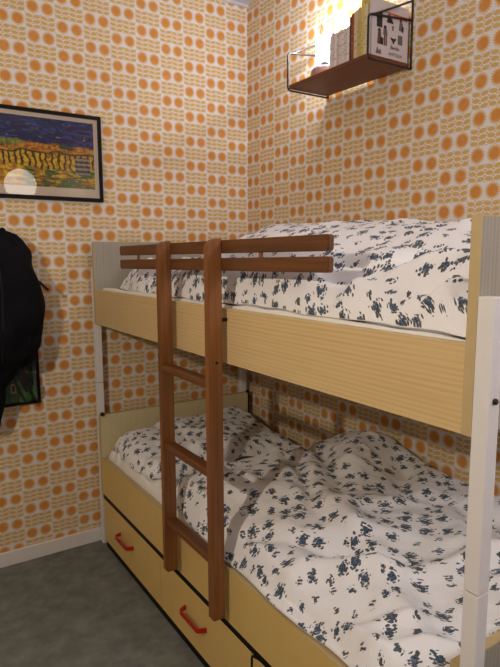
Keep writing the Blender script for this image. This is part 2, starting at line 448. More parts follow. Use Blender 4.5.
# ------------------------------------------------------------ ladder with guard rails
lad = thing('bunk_ladder', 'brown wooden three-rung ladder with guard rails leaning on the upper bunk', 'ladder', (-.95, -1.07, 0))
LX0, LX1 = -.967, -.922
def upright(yc):
    bm = bmesh.new(); y0, y1 = yc-.0135, yc+.0135; r = .032; z0, z1 = .305, 1.468
    prof = [(LX1, z0), (LX1, z1)]
    n = 8
    for k in range(n+1):
        a = PI/2*k/n; prof.append((LX0+r-r*math.sin(a), z1-r+r*math.cos(a)))
    prof += [(LX0, z0+.008), (LX0+.008, z0)]
    v0 = [bm.verts.new((x, y0, z)) for x, z in prof]; v1 = [bm.verts.new((x, y1, z)) for x, z in prof]
    bm.faces.new(v0); bm.faces.new(v1[::-1])
    for k in range(len(prof)): bm.faces.new((v0[k], v1[k], v1[(k+1) % len(prof)], v0[(k+1) % len(prof)]))
    bmesh.ops.recalc_face_normals(bm, faces=bm.faces)
    es = [e for e in bm.edges if abs(e.verts[0].co.y-e.verts[1].co.y) < 1e-5]
    bmesh.ops.bevel(bm, geom=es, offset=.002, segments=2, affect='EDGES')
    return obj('upright', bm, M['lad_z'], lad)
YL, YR = -.934, -1.265
up = [upright(YL), upright(YR)]
for z in (.508, .783, 1.056):
    o = obj('rung', B(LX0+.003, LX1-.002, YR+.0137, YL-.0137, z-.024, z, bev=.005, seg=3), M['lad_y'], lad)
def rail(z0, z1, tilt):
    bm = bmesh.new(); ya, yb = -.470, -1.735; n = 8; r = .008
    prof = []
    for cy, cz, a0 in ((ya-r, z1-r, 0), (yb+r, z1-r, PI/2), (yb+r, z0+r, PI), (ya-r, z0+r, 1.5*PI)):
        for k in range(n+1):
            a = a0+PI/2*k/n; y = cy+r*math.cos(a); z = cz+r*math.sin(a)
            prof.append((y, z+tilt*(ya-y)))
    x0, x1 = LX1+.0002, LX1+.018
    v0 = [bm.verts.new((x0, y, z)) for y, z in prof]; v1 = [bm.verts.new((x1, y, z)) for y, z in prof]
    bm.faces.new(v0); bm.faces.new(v1[::-1])
    for k in range(len(prof)): bm.faces.new((v0[k], v1[k], v1[(k+1) % len(prof)], v0[(k+1) % len(prof)]))
    bmesh.ops.recalc_face_normals(bm, faces=bm.faces)
    es = [e for e in bm.edges if abs(e.verts[0].co.x-e.verts[1].co.x) < 1e-5]
    bmesh.ops.bevel(bm, geom=es, offset=.0025, segments=2, affect='EDGES')
    return obj('guard_rail', bm, M['lad_y'], lad)
rail(1.4215, 1.4585, .006); rail(1.3690, 1.4050, .010)
for y in (-.645, -1.462):
    tb = bmesh.new(); tube(tb, [(LX1+.009, y, 1.385), (LX1+.009, y, 1.44)], .006, 10)
    obj('rail_spacer', tb, M['lad_z'], lad)
for y in (YR,):
    for z in (1.235,):
        bm = bmesh.new(); tube(bm, [(LX1-.001, y, z), (XO-.0005, y, z)], .006, 10); obj('fixing_bolt', bm, M['bolt'], lad)
bm = bmesh.new(); tube(bm, [(LX0+.024, YR-.0135, 1.112), (LX0+.024, YR-.0150, 1.112)], .004, 10); obj('screw_head', bm, M['bolt'], lad)

# ------------------------------------------------------------ cloth
def ridged(x, y, z=0.0):
    return 1-abs(noise.noise(Vector((x, y, z))))*2
def sstep(a, b, x):
    t = max(0, min(1, (x-a)/(b-a))) if a != b else float(x > a)
    return t*t*(3-2*t)
def crease(x, y, pts, w):
    """0..1 falling off from a polyline"""
    best = 9
    for (ax, ay), (bx, by) in zip(pts, pts[1:]):
        dx, dy = bx-ax, by-ay; s = max(0, min(1, ((x-ax)*dx+(y-ay)*dy)/(dx*dx+dy*dy)))
        best = min(best, math.hypot(x-ax-dx*s, y-ay-dy*s))
    return math.exp(-(best/w)**2)
def lerp(a, b, t): return a+(b-a)*t
def interp(tab, v):
    if v <= tab[0][0]: return tab[0][1]
    for (a, p), (b, q) in zip(tab, tab[1:]):
        if v <= b: s = (v-a)/(b-a); s = s*s*(3-2*s); return lerp(p, q, s)
    return tab[-1][1]
def cloth(name, quad, hfun, base, nx, ny, mat, edge=.10, origin=None, jag=.0, parent=None):
    """closed soft body: quad = (x(u,v), y(u,v)) ; rounded at the rim; the underside lies at base(x, y)"""
    bm = bmesh.new(); uvl = bm.loops.layers.uv.new('UVMap')
    top = []
    for i in range(nx+1):
        u = i/nx; uu = .5-.5*math.cos(PI*u)*(1) ; uu = lerp(u, uu, .75)
        row = []
        for j in range(ny+1):
            v = j/ny; vv = lerp(v, .5-.5*math.cos(PI*v), .75)
            x, y = quad(uu, vv)
            if jag:
                jx = noise.noise(Vector((x*5, y*5, 3)))*jag; jy = noise.noise(Vector((x*5, y*5, 9)))*jag
                x += jx; y += jy
            eu = min(uu, 1-uu)*2; ev = min(vv, 1-vv)*2
            Lx = edge[0] if isinstance(edge, tuple) else edge; Ly = edge[1] if isinstance(edge, tuple) else edge
            fu = min(1, eu/Lx); fv = min(1, ev/Ly)
            e = math.sqrt(max(0, 1-(1-fu)**2))*math.sqrt(max(0, 1-(1-fv)**2))
            zb = base(x, y); zt = max(zb+.015, hfun(x, y, uu, vv))
            row.append(bm.verts.new((x, y, zb+(zt-zb)*e+.002)))
        top.append(row)
    # arc length uv, measured on a smoothed copy so that the print does not shear in the folds
    S = [[v.co.copy() for v in row] for row in top]; S2 = [[v.co.copy() for v in row] for row in top]
    for _ in range(8):
        T = [[c.copy() for c in row] for row in S]; T2 = [[c.copy() for c in row] for row in S2]
        for i in range(nx+1):
            for j in range(1, ny): T[i][j].z = (S[i][j-1].z+S[i][j+1].z)/2
        for i in range(1, nx):
            for j in range(ny+1): T2[i][j].z = (S2[i-1][j].z+S2[i+1][j].z)/2
        S = T; S2 = T2
    U = [[0]*(ny+1) for _ in range(nx+1)]; V = [[0]*(ny+1) for _ in range(nx+1)]
    jm = ny//2; im = nx//2
    for i in range(1, nx+1):
        for j in range(ny+1): U[i][j] = U[i-1][j]+(S[i][j]-S[i-1][j]).length
    for j in range(1, ny+1):
        for i in range(nx+1): V[i][j] = V[i][j-1]+(S2[i][j]-S2[i][j-1]).length
    def relax(A):
        for _ in range(2):
            Bm = [r[:] for r in A]
            for i in range(nx+1):
                for j in range(ny+1):
                    a = A[i-1][j] if i else 2*A[i][j]-A[i+1][j]; b = A[i+1][j] if i < nx else 2*A[i][j]-A[i-1][j]
                    c = A[i][j-1] if j else 2*A[i][j]-A[i][j+1]; d = A[i][j+1] if j < ny else 2*A[i][j]-A[i][j-1]
                    Bm[i][j] = (a+b+c+d)/4
            A = Bm
        return A
    uc = [[U[i][j]-U[im][j] for j in range(ny+1)] for i in range(nx+1)]
    vc = [[V[i][j]-V[i][jm] for j in range(ny+1)] for i in range(nx+1)]
    uc = relax(uc); vc = relax(vc)
    for i in range(nx):
        for j in range(ny):
            f = bm.faces.new((top[i][j], top[i+1][j], top[i+1][j+1], top[i][j+1])); f.smooth = True
            for lp, (a, b) in zip(f.loops, ((i, j), (i+1, j), (i+1, j+1), (i, j+1))): lp[uvl].uv = (uc[a][b], vc[a][b])
    # underside follows what it lies on
    st = 1
    I = list(range(0, nx+1, st)); J = list(range(0, ny+1, st))
    low = {}
    for i in I:
        for j in J:
            c = top[i][j].co; low[i, j] = bm.verts.new((c.x, c.y, min(c.z-.0015, base(c.x, c.y)+.0005)))
    for a, b in zip(I, I[1:]):
        for c, d in zip(J, J[1:]): bm.faces.new((low[a, c], low[a, d], low[b, d], low[b, c]))
    for a, b in zip(I, I[1:]):
        for j in (0, ny): bm.faces.new([low[a, j], low[b, j]]+[top[k][j] for k in range(b, a-1, -1)])
    for c, d in zip(J, J[1:]):
        for i in (0, nx): bm.faces.new([low[i, c], low[i, d]]+[top[i][k] for k in range(d, c-1, -1)])
    bmesh.ops.recalc_face_normals(bm, faces=bm.faces)
    o = obj(name, bm, mat, parent, origin=origin)
    for p in o.data.polygons: p.use_smooth = True
    return o
def rect(x0, x1, y0, y1): return lambda u, v: (lerp(x0, x1, u), lerp(y0, y1, v))

# mattresses
UM, LM = 1.235, .425
tag(obj('mattress', B(XO+.026, XI-.026, Y1+.006, Y0-.006, 1.1205, UM, bev=.012), M['mattress'], origin=(-.475, -1.07, 1.1205)),
    'thin mattress in the upper bunk, under the white sheet', 'mattress')
tag(obj('mattress', B(XO+.026, XI-.026, Y1+.006, Y0-.006, .3005, LM, bev=.012), M['mattress'], origin=(-.475, -1.07, .3005)),
    'thin mattress in the lower bunk, under the crumpled sheet', 'mattress')

def wr(x, y, f, a, s=0, ax=1.0, ay=1.0):
    w = noise.noise(Vector((x*3, y*3, s+5)))*.35
    return a*(ridged(x*f*ax+w*f*.3, y*f*ay-w*f*.3, s)-.5)

def fold(x, y, ang, f, a, s, lng=.28):
    c, q = math.cos(ang), math.sin(ang); p = (x*c+y*q); r = (-x*q+y*c)
    w = noise.noise(Vector((x*2.2, y*2.2, s+3)))*.5
    v = noise.noise(Vector((p*f+w, r*f*lng+w, s)))
    m = sstep(-.15, .35, noise.noise(Vector((x*3.1, y*3.1, s+8))))
    return a*(math.exp(-(v/.16)**2)-.35)*m
# sheets
def hs_up(x, y, u, v): return UM+.024+wr(x, y, 7, .006, 1, 1, .5)+(.012+.010*noise.noise(Vector((3, y*7, 1))))*math.exp(-((x+.862)/.014)**2)
tag(cloth('fitted_sheet', rect(XO+.024, XI-.024, Y0-.008, Y1+.008), hs_up, lambda x, y: UM+.0005, 90, 90, M['sheet'], edge=.02, origin=(-.475, -1.07, UM)),
    'white sheet on the upper bunk, its hem showing along the side board', 'sheet')
def hs_lo(x, y, u, v):
    k = sstep(-1.25, -.95, y)
    z = LM+.020+.006*ridged(x*8, y*4, 2)
    z += k*(.016*ridged(x*5+y*3, y*4-x*2, 7)+.008*ridged(x*11-y*5, y*9, 11)+.012+max(0, fold(x, y, 1.1, 8, .028, 91)+fold(x, y, 2.3, 11, .026, 92)+fold(x, y, .3, 14, .018, 93)))
    z += k*.030*crease(x, y, [(-.84, -.30), (-.80, -.55), (-.84, -.85)], .045)
    return z
tag(cloth('fitted_sheet', rect(XO+.024, XI-.024, Y0-.008, Y1+.008), hs_lo, lambda x, y: LM+.0005, 90, 160, M['sheet'], edge=.04, origin=(-.475, -1.07, LM)),
    'rumpled bare white sheet on the lower bunk between pillow and duvet', 'sheet')

# lower pillow: 80 x 70 cm, slumped against the far end panel
def q_pl(u, v):
    x = lerp(-.845, -.10, u); y = lerp(-.092, -.620, v)
    s = 1-.06*math.sin(PI*v); t_ = 1-.07*math.sin(PI*u)
    x = -.486+(x+.486)*s; y = -.085+(y+.085)*t_
    x -= .030*math.sin(PI*v)*(1-u)*1.6
    return x, y
def h_pl(x, y, u, v):
    z = interp([(-.62, .530), (-.50, .570), (-.35, .600), (-.20, .615), (-.08, .600)], y)
    z -= .030*sstep(-.50, -.84, x)
    z += .018*ridged(x*3+1, y*3.4, 3)-.010
    z += fold(x, y, 2.0, 7, .014, 81)+fold(x, y, .4, 8, .010, 82)
    z += wr(x, y, 8, .008, 21, 1, .8)+wr(x, y, 18, .006, 22)
    z -= .020*crease(x, y, [(-.70, -.12), (-.60, -.30), (-.62, -.5)], .03)
    z += .018*crease(x, y, [(-.84, -.52), (-.62, -.44), (-.40, -.56)], .03)
    return z
def b_lo(x, y): return max(hs_lo(x+a, y+b, 0, 0) for a, b in ((0, 0), (.008, 0), (-.008, 0), (0, .008), (0, -.008)))+.010
tag(cloth('pillow', q_pl, h_pl, b_lo, 80, 70, M['fl3'], edge=(.22, .26), origin=(-.486, -.35, LM+.03)),
    'large pillow in blue rose print at the far end of the lower bunk', 'pillow')

# lower duvet
def q_dl(u, v):
    ya = lerp(-.815, -.86, u)+.03*math.sin(u*7)
    x = lerp(-.893, -.012, u)+.006*math.sin(v*19)*(1-u); y = lerp(ya, -2.066, v)
    return x, y
def h_dl(x, y, u, v):
    front = interp([(-.90, .50), (-.84, .575), (-.72, .605), (-.50, .612), (-.30, .618), (-.12, .610), (-.03, .600)], x)
    z = front
    z -= .055*sstep(-1.05, -1.8, y)*sstep(-.3, -.8, x)
    z += .018*math.exp(-((y+.95)/.12)**2)*sstep(-.4, -.7, x)
    # peak of the pillow hidden beneath the cover, at the wall
    pk = math.exp(-((x+.10)/.22)**2-((y+1.10)/.24)**2)
    z += .075*pk
    z += .016*crease(x, y, [(-.06, -1.08), (-.30, -1.18), (-.52, -1.10)], .07)
    z += .022*crease(x, y, [(-.45, -.86), (-.40, -1.02), (-.52, -1.25), (-.60, -1.5)], .05)
    z -= .030*crease(x, y, [(-.33, -.85), (-.30, -1.0), (-.40, -1.2)], .035)
    z += .020*crease(x, y, [(-.72, -1.0), (-.60, -1.25), (-.62, -1.6), (-.8, -1.95)], .05)
    z -= .022*crease(x, y, [(-.86, -1.25), (-.74, -1.45), (-.60, -1.75), (-.3, -1.95)], .03)
    z += .018*crease(x, y, [(-.80, -1.5), (-.65, -1.72), (-.35, -1.88)], .03)
    z -= .020*crease(x, y, [(-.42, -.92), (-.50, -1.12), (-.62, -1.34), (-.66, -1.55)], .030)
    z += .020*crease(x, y, [(-.84, -1.50), (-.66, -1.72), (-.40, -1.84), (-.10, -1.86)], .035)
    z -= .03*crease(x, y, [(-.12, -1.28), (-.3, -1.42), (-.2, -1.7)], .05)
    z += .022*ridged(x*2.4, y*2.2, 31)-.012
    z += fold(x, y, .9, 5, .020, 61)+fold(x, y, 2.2, 6, .014, 62)+fold(x, y, .2, 8, .009, 63)
    z += wr(x, y, 4, .014, 33, 1, .7)+wr(x, y, 10, .006, 34, .8, 1)+wr(x, y, 22, .002, 35)
    return z
tag(cloth('duvet', q_dl, h_dl, lambda x, y: (b_lo(x, y) if -.858 < x < -.092 else max(b_lo(x, y), LT+.002)), 130, 170, M['fl2'], edge=(.11, .09), origin=(-.47, -1.45, LM+.024)),
    'thick rumpled duvet in blue rose print covering the near part of the lower bunk', 'duvet')

# upper pillow
def h_pu(x, y, u, v):
    z = interp([(-.62, 1.36), (-.45, 1.385), (-.25, 1.392), (-.08, 1.355)], y)
    z -= .02*sstep(-.75, -.88, x)
    z += .02*ridged(x*4, y*4, 41)-.012+wr(x, y, 9, .022, 43, .6, 1.3)+wr(x, y, 20, .009, 44)
    return z
tag(cloth('pillow', lambda u, v: (lerp(-.835+.02*math.sin(PI*v*2)+.05*(1-v)**3, -.10, u), lerp(-.088, -.585, v)), h_pu, lambda x, y: (hs_up(x, y, 0, 0)+.007 if x < -.13 else ZT+.004), 70, 60, M['fl3'], edge=(.30, .30), origin=(-.48, -.34, UM+.03)),
    'flat crumpled pillow in blue rose print at the far end of the upper bunk', 'pillow')

# upper duvet
def q_du(u, v):
    y = lerp(-.620-.02*abs(math.sin(u*5)), -2.062, v)
    return lerp(-.866, -.012, u)+.008*math.sin(v*16)*(1-u), y
def h_du(x, y, u, v):
    low = interp([(-.88, 1.305), (-.82, 1.345), (-.6, 1.372), (-.3, 1.365), (-.02, 1.35)], x)
    hi = interp([(-.88, 1.335), (-.83, 1.385), (-.72, 1.455), (-.58, 1.505), (-.48, 1.525), (-.34, 1.528), (-.15, 1.515), (-.02, 1.49)], x)
    k = sstep(-.60, -.88-.20*(-x-.3), y)
    z = lerp(low, hi, k)
    z -= .045*sstep(-1.3, -2.0, y)
    z += .016*ridged(x*2.6, y*2, 51)-.01
    z += fold(x, y, 1.5, 5, .012, 71)+fold(x, y, .5, 6, .007, 72)
    z += wr(x, y, 4, .010, 53, 1, .6)+wr(x, y, 10, .004, 54)
    fr = sstep(-.62, -.85, x)
    z += fr*wr(x, y, 6, .016, 55, .5, 1.4)
    # gathered folds at the near front corner
    z -= .020*crease(x, y, [(-.87, -1.66), (-.78, -1.72), (-.72, -1.80)], .022)
    z += .016*crease(x, y, [(-.88, -1.74), (-.78, -1.80), (-.70, -1.92)], .025)
    z -= .022*crease(x, y, [(-.88, -1.82), (-.80, -1.88), (-.76, -2.02)], .018)
    z += .020*crease(x, y, [(-.87, -1.93), (-.80, -1.98)], .02)
    z += .02*crease(x, y, [(-.85, -.95), (-.76, -1.2), (-.80, -1.5)], .035)
    return z
tag(cloth('duvet', q_du, h_du, lambda x, y: (hs_up(x, y, 0, 0)+.007 if x < -.13 else ZT+.004), 130, 170, M['fl1'], edge=(.10, .05), origin=(-.47, -1.34, UM+.028)),
    'high puffed duvet in blue rose print heaped on the upper bunk', 'duvet')

# ------------------------------------------------------------ wall shelf, lamp and books
SX, SY0, SY1, SZ = -.225, -.666, -1.128, 2.117
sh = thing('wall_shelf', 'small brown wooden wall shelf with black wire ends, above the upper bunk', 'shelf', (-.12, -.92, SZ))
obj('shelf_board', B(SX, -.012, SY1, SY0, SZ, SZ+.016, bev=.002), M['shelf'], sh)
for y in (SY0+.004, SY1-.004):
    bm = bmesh.new(); r = .0040
    tube(bm, corner([(-.004, y, SZ-.004), (SX-.003, y, SZ-.004), (SX-.003, y, 2.262), (-.004, y, 2.286)], .018, 6), r, 10)
    tube(bm, corner([(SX+.012, y, 2.263), (SX+.04, y, 2.272), (-.004, y, 2.354)], .01, 4), r, 10)
    tube(bm, [(-.004, y, SZ-.006), (-.004, y, 2.356)], r, 10)
    obj('wire_end', bm, M['wire'], sh)
TOP = SZ+.0165
lx, ly = -.120, -.772
lamp = thing('shelf_lamp', 'small lit lamp with round beige base and ribbed glass on the shelf', 'lamp', (lx, ly, TOP))
bm = bmesh.new(); _, rg = lathe(bm, lx, ly, [(.0001, TOP), (.046, TOP), (.054, TOP+.008), (.058, TOP+.030), (.056, TOP+.046), (.046, TOP+.057), (.022, TOP+.0571), (.0001, TOP+.0571)])
obj('base', bm, M['ceramic'], lamp)
bm = bmesh.new(); lathe(bm, lx, ly, [(.0001, TOP+.0572), (.015, TOP+.0572), (.015, TOP+.080), (.010, TOP+.083), (.0001, TOP+.083)], 16); obj('socket', bm, M['bolt'], lamp)
bm = bmesh.new(); lathe(bm, lx, ly, [(.0001, TOP+.0835), (.012, TOP+.086), (.020, TOP+.110), (.027, TOP+.145), (.026, TOP+.165), (.014, TOP+.185), (.0001, TOP+.190)], 24); obj('bulb', bm, M['bulb'], lamp)
bm = bmesh.new(); lathe(bm, lx, ly, [(.032, TOP+.0575), (.035, TOP+.10), (.035, TOP+.20), (.033, TOP+.252), (.031, TOP+.262)], 96, ribs=16, rib=.05); obj('glass_chimney', bm, M['chimney'], lamp)

def book(y, w, h, d, cover, pages, label, group=None, lean=0.0, paper=False, name='book'):
    """spine faces the room (-x); y is the far face of the book"""
    x0 = SX+.020
    o = thing(name, label, 'book' if name == 'book' else 'magazine', (x0, y-w, TOP), group)
    bm = bmesh.new(); z1 = TOP+h; t_ = min(.0018, w*.2)
    box(bm, x0, x0+t_, y-w, y, TOP, z1, .0004, 0, 1)
    box(bm, x0+t_, x0+d, y-w, y-w+t_, TOP, z1, 0, 0); box(bm, x0+t_, x0+d, y-t_, y, TOP, z1, 0, 0)
    if lean: bmesh.ops.transform(bm, matrix=Matrix.Translation((x0, y-w, TOP)) @ Matrix.Rotation(lean, 4, 'X') @ Matrix.Translation((-x0, -(y-w), -TOP)), verts=bm.verts)
    obj('cover', bm, cover, o)
    bm = bmesh.new(); box(bm, x0+t_+.0002, x0+d-.003, y-w+t_+.0001, y-t_-.0001, TOP+.002, z1-.003, 0, 0)
    if lean: bmesh.ops.transform(bm, matrix=Matrix.Translation((x0, y-w, TOP)) @ Matrix.Rotation(lean, 4, 'X') @ Matrix.Translation((-x0, -(y-w), -TOP)), verts=bm.verts)
    obj('page_block', bm, M['pages'], o)
    return o
M['pages'] = plain('book_pages', srgb(226, 214, 190), .9, .05)
whites = [srgb(226, 214, 212), srgb(214, 200, 198), srgb(232, 224, 222), srgb(206, 190, 186), srgb(222, 210, 202)]
def spine_mat(name, col, ink, seed, freq=60, bandz=None):
    t = NT(name, .5, .3); c = t.coord(); s = t.sep(c)
    n = t.noise(t.comb(0, t.math('MULTIPLY', s[1], 30), t.math('MULTIPLY_ADD', s[2], freq*3, seed)), 1, 3, .7)
    cen = t.math('MULTIPLY', t.smooth(s[2], .03, .035), t.smooth(s[2], .13, .14, 1, 0))
    t.color(t.mix(t.math('MULTIPLY', t.math('MULTIPLY', t.smooth(n, .54, .58), cen), .6), col, ink))
    return t.m
ws = [spine_mat('pale_magazine_spine', c, srgb(110, 96, 96), i*7.3) for i, c in enumerate(whites)]
y = -.900
ords = ['first', 'second', 'third', 'fourth', 'fifth', 'sixth', 'seventh', 'eighth']
for i in range(8):
    w = (.0135, .0125, .014, .013)[i % 4]; h = .128+.002*((i*5) % 3)
    book(y, w, h, .175, ws[i % 5], None, 'thin pale magazine upright on the shelf, %s from the lamp' % ords[i], 'row of pale magazines beside the lamp', name='magazine')
    y -= w+.0007
book(y, .008, .160, .185, spine_mat('dark_brown_spine', srgb(74, 46, 38), srgb(120, 90, 60), 3), None, 'slim dark brown book beside the pale magazines'); y -= .0087
book(y, .014, .168, .185, spine_mat('red_brown_spine', srgb(132, 66, 48), srgb(190, 140, 90), 5), None, 'reddish brown book on the shelf, between dark brown and cream books'); y -= .0147
for i, (w, h, c, nm) in enumerate(((.019, .172, srgb(208, 186, 144), 'cream book next to the reddish brown book on the shelf'),
                                  (.017, .176, srgb(190, 166, 120), 'tan book on the shelf between two cream books'),
                                  (.014, .215, srgb(206, 190, 96), 'yellowish book on the shelf, taller than the cream books beside it'),
                                  (.018, .178, srgb(214, 196, 160), 'thick cream book behind the big picture magazine'))):
    book(y, w, h, .185, spine_mat('cream_spine', c, srgb(110, 84, 56), 9+i*3), None, nm); y -= w+.0007
# the big picture magazine at the end
wm = .010; ym = SY1+.004+wm; print('last book y', y, ym)
mc = plain('printed_white_cover', srgb(206, 196, 198), .35, .4, var=.03)
mag = book(ym, wm, .190, .190, mc, None, 'large picture magazine with small dark figures on its white cover, at the shelf end', name='magazine')
inkd = plain('dark_print', (.03, .027, .03), .5); inkg = plain('grey_print', (.14, .13, .13), .5); inko = plain('orange_print', srgb(206, 84, 20), .5); inkb = plain('brown_print', srgb(110, 74, 66), .5)
X0, YM = SX+.020, ym-wm-.0004
def poly(bm, pts, mi, lay=0):
    f = bm.faces.new([bm.verts.new((X0+a*.87, YM-.0002*lay, TOP+(b*.66 if b < .24 else b))) for a, b in pts]); f.material_index = mi
def ell(bm, cx, cz, rx, rz, mi, lay=1, n=14):
    poly(bm, [(cx+rx*math.cos(2*PI*k/n), cz+rz*math.sin(2*PI*k/n)) for k in range(n)], mi, lay)
bm = bmesh.new()
poly(bm, [(.045, .2399), (.16, .2399*1.0), (.21, .2390), (.21, .215), (.15, .228), (.09, .234)], 2)
poly(bm, [(.030, .150), (.062, .150), (.062, .225), (.030, .225)], 0)          # dark portrait
ell(bm, .103, .222, .011, .012, 1); poly(bm, [(.086, .185), (.130, .185), (.116, .212), (.094, .212)], 0, 1)
ell(bm, .172, .214, .009, .011, 3); poly(bm, [(.160, .160), (.186, .160), (.184, .203), (.164, .203)], 1, 1); poly(bm, [(.176, .155), (.188, .155), (.190, .185), (.178, .185)], 0, 2)
ell(bm, .046, .136, .009, .009, 0); poly(bm, [(.034, .064), (.058, .064), (.056, .128), (.038, .128)], 3, 1); poly(bm, [(.046, .066), (.070, .062), (.070, .098), (.052, .104)], 0, 2)
ell(bm, .079, .158, .009, .009, 0); poly(bm, [(.068, .118), (.094, .118), (.090, .150), (.070, .150)], 1, 1)
poly(bm, [(.074, .062), (.082, .062), (.082, .118), (.072, .118)], 3, 1); poly(bm, [(.084, .062), (.092, .062), (.091, .118), (.084, .118)], 3, 1)
poly(bm, [(.112, .116), (.124, .110), (.134, .110), (.146, .116), (.144, .102), (.136, .094), (.134, .082), (.126, .082), (.124, .094), (.114, .102)], 0, 1)
poly(bm, [(.120, .150), (.128, .150), (.130, .175), (.118, .175)], 1, 1)
poly(bm, [(.156, .086), (.184, .086), (.184, .136), (.156, .136)], 1, 1)
poly(bm, [(.026, .012), (.060, .012), (.056, .040), (.044, .030), (.036, .050)], 1, 1)
bmesh.ops.recalc_face_normals(bm, faces=bm.faces)
o = obj('cover_print', bm, [inkd, inkg, inko, inkb], mag); o['label'] = 'printed figures and orange band'
def text(s, size, x, z, mat, par, nm):
    cu = bpy.data.curves.new(nm, 'FONT'); cu.body = s; cu.size = size; cu.extrude = 0.0001
    tmp = bpy.data.objects.new(nm, cu); C.objects.link(tmp)
    bpy.context.view_layer.update()
    me = bpy.data.meshes.new_from_object(tmp.evaluated_get(bpy.context.evaluated_depsgraph_get()))
    C.objects.unlink(tmp); bpy.data.objects.remove(tmp)
    me.transform(Matrix.Translation(Vector((X0+x, YM-.0006, TOP+z))-root_of(par)) @ Matrix.Rotation(PI/2, 4, 'X'))
    me.materials.clear(); me.materials.append(mat)
    o = bpy.data.objects.new(nm, me); C.objects.link(o); o.parent = par
text('Berlin', .020, .098, .034, inkd, mag, 'cover_title')
text('ANTIQUA', .016, .088, .012, inkg, mag, 'cover_subtitle')

# ------------------------------------------------------------ pictures
def picture(nm, x0, x1, z0, z1, fw, mw, mats, label, art):
    p = thing(nm, label, 'picture', ((x0+x1)/2, -.001, z0))
    yb, yf = -.001, -.020
    bm = bmesh.new()
    # mitred frame
    o4 = [(x0, z0), (x1, z0), (x1, z1), (x0, z1)]; i4 = [(x0+fw, z0+fw), (x1-fw, z0+fw), (x1-fw, z1-fw), (x0+fw, z1-fw)]
    for k in range(4):
        a, b = k, (k+1) % 4
        pr = [o4[a], o4[b], i4[b], i4[a]]
        v = [bm.verts.new((x, yf, z)) for x, z in pr]+[bm.verts.new((x, yb, z)) for x, z in pr]
        bm.faces.new(v[:4]); bm.faces.new(v[4:][::-1])
        for q in ((0, 4, 5, 1), (2, 6, 7, 3)): bm.faces.new([v[i] for i in q])
    bmesh.ops.recalc_face_normals(bm, faces=bm.faces)
    obj('frame', bm, M['frame'], p)
    obj('picture_mat', B(x0+fw, x1-fw, -.012, -.003, z0+fw, z1-fw), M['mat'], p)
    bm = bmesh.new(); uvl = bm.loops.layers.uv.new('UVMap')
    ax0, ax1, az0, az1 = x0+fw+mw[0], x1-fw-mw[1], z0+fw+mw[2], z1-fw-mw[3]
    v = [bm.verts.new(q) for q in ((ax0, -.0126, az0), (ax1, -.0126, az0), (ax1, -.0126, az1), (ax0, -.0126, az1))]
    f = bm.faces.new(v)
    for lp, q in zip(f.loops, ((0, 0), (1, 0), (1, 1), (0, 1))): lp[uvl].uv = q
    obj('painting', bm, art, p)
    obj('glass_pane', B(x0+fw, x1-fw, -.0162, -.0150, z0+fw, z1-fw), M['glass'], p)
    return p
picture('framed_picture', -1.52, -.823, 1.671, 2.056, .016, (.02, .020, .040, .018), None, 'wide black-framed painting of a fence under a dark blue sky', M['art1'])
picture('framed_picture', -1.56, -1.155, .752, 1.06, .012, (0, 0, 0, 0), None, 'small dark-framed green picture partly hidden behind the black jacket', M['art2'])

# ------------------------------------------------------------ jacket on its hook
def blob(bm, rings, seg=40, nf=7, na=.010, seed=0.0, mi=0):
    R = []
    Z = [r[0] for r in rings]; n = 36
    for i in range(n+1):
        z = lerp(Z[0], Z[-1], i/n)
        vals = [interp([(a[0], a[k]) for a in rings], z) if Z[0] < Z[-1] else 0 for k in range(1, 5)]
        cx, cy, rx, ry = vals; row = []
        for k in range(seg):
            a = 2*PI*k/seg
            w = 1+.0
            d = na*noise.noise(Vector((math.cos(a)*1.6+seed, math.sin(a)*1.6, z*nf)))*2+na*.8*noise.noise(Vector((math.cos(a)*4, math.sin(a)*4+seed, z*2.2)))*2
            d *= min(1, rx/.04)
            row.append(bm.verts.new((cx+(rx+d)*math.cos(a), min(-.026 if z < 1.10 else lerp(-.026, -.002, sstep(1.10, 1.18, z)), cy+(ry+d)*math.sin(a)), z)))
        R.append(row)
    for i in range(n):
        for k in range(seg):
            f = bm.faces.new((R[i][k], R[i][(k+1) % seg], R[i+1][(k+1) % seg], R[i+1][k])); f.smooth = True; f.material_index = mi
    bm.faces.new(R[0][::-1]); bm.faces.new(R[-1])
    return bm
jk = thing('jacket', 'black padded jacket hanging on the wall over the small green picture', 'jacket', (-1.38, -.11, .93))
bm = blob(bmesh.new(), [(.70, -1.40, -.10, .055, .04), (.85, -1.395, -.11, .075, .055), (.94, -1.385, -.12, .120, .07), (1.0, -1.355, -.13, .175, .09), (1.15, -1.335, -.13, .190, .10), (1.3, -1.34, -.13, .185, .10), (1.42, -1.345, -.12, .160, .085), (1.50, -1.345, -.11, .115, .06), (1.535, -1.35, -.10, .05, .03)], seed=2.0)
obj('jacket_body', bm, M['jacket'], jk)
bm = blob(bmesh.new(), [(.955, -1.245, -.14, .012, .02), (.98, -1.238, -.14, .040, .04), (1.05, -1.225, -.145, .055, .055), (1.15, -1.218, -.145, .060, .055), (1.27, -1.220, -.14, .056, .05), (1.38, -1.238, -.13, .040, .04), (1.46, -1.250, -.12, .030, .03), (1.50, -1.255, -.12, .012, .012)], seed=9.0, na=.008)
obj('sleeve', bm, M['jacket'], jk)
bm = blob(bmesh.new(), [(.90, -1.470, -.13, .012, .02), (.93, -1.472, -.13, .040, .04), (1.05, -1.490, -.135, .052, .05), (1.20, -1.505, -.135, .056, .05), (1.34, -1.490, -.13, .052, .045), (1.44, -1.455, -.12, .036, .035), (1.49, -1.440, -.11, .012, .012)], seed=5.0, na=.008)
obj('sleeve', bm, M['jacket'], jk)
bm = bmesh.new(); n = 24
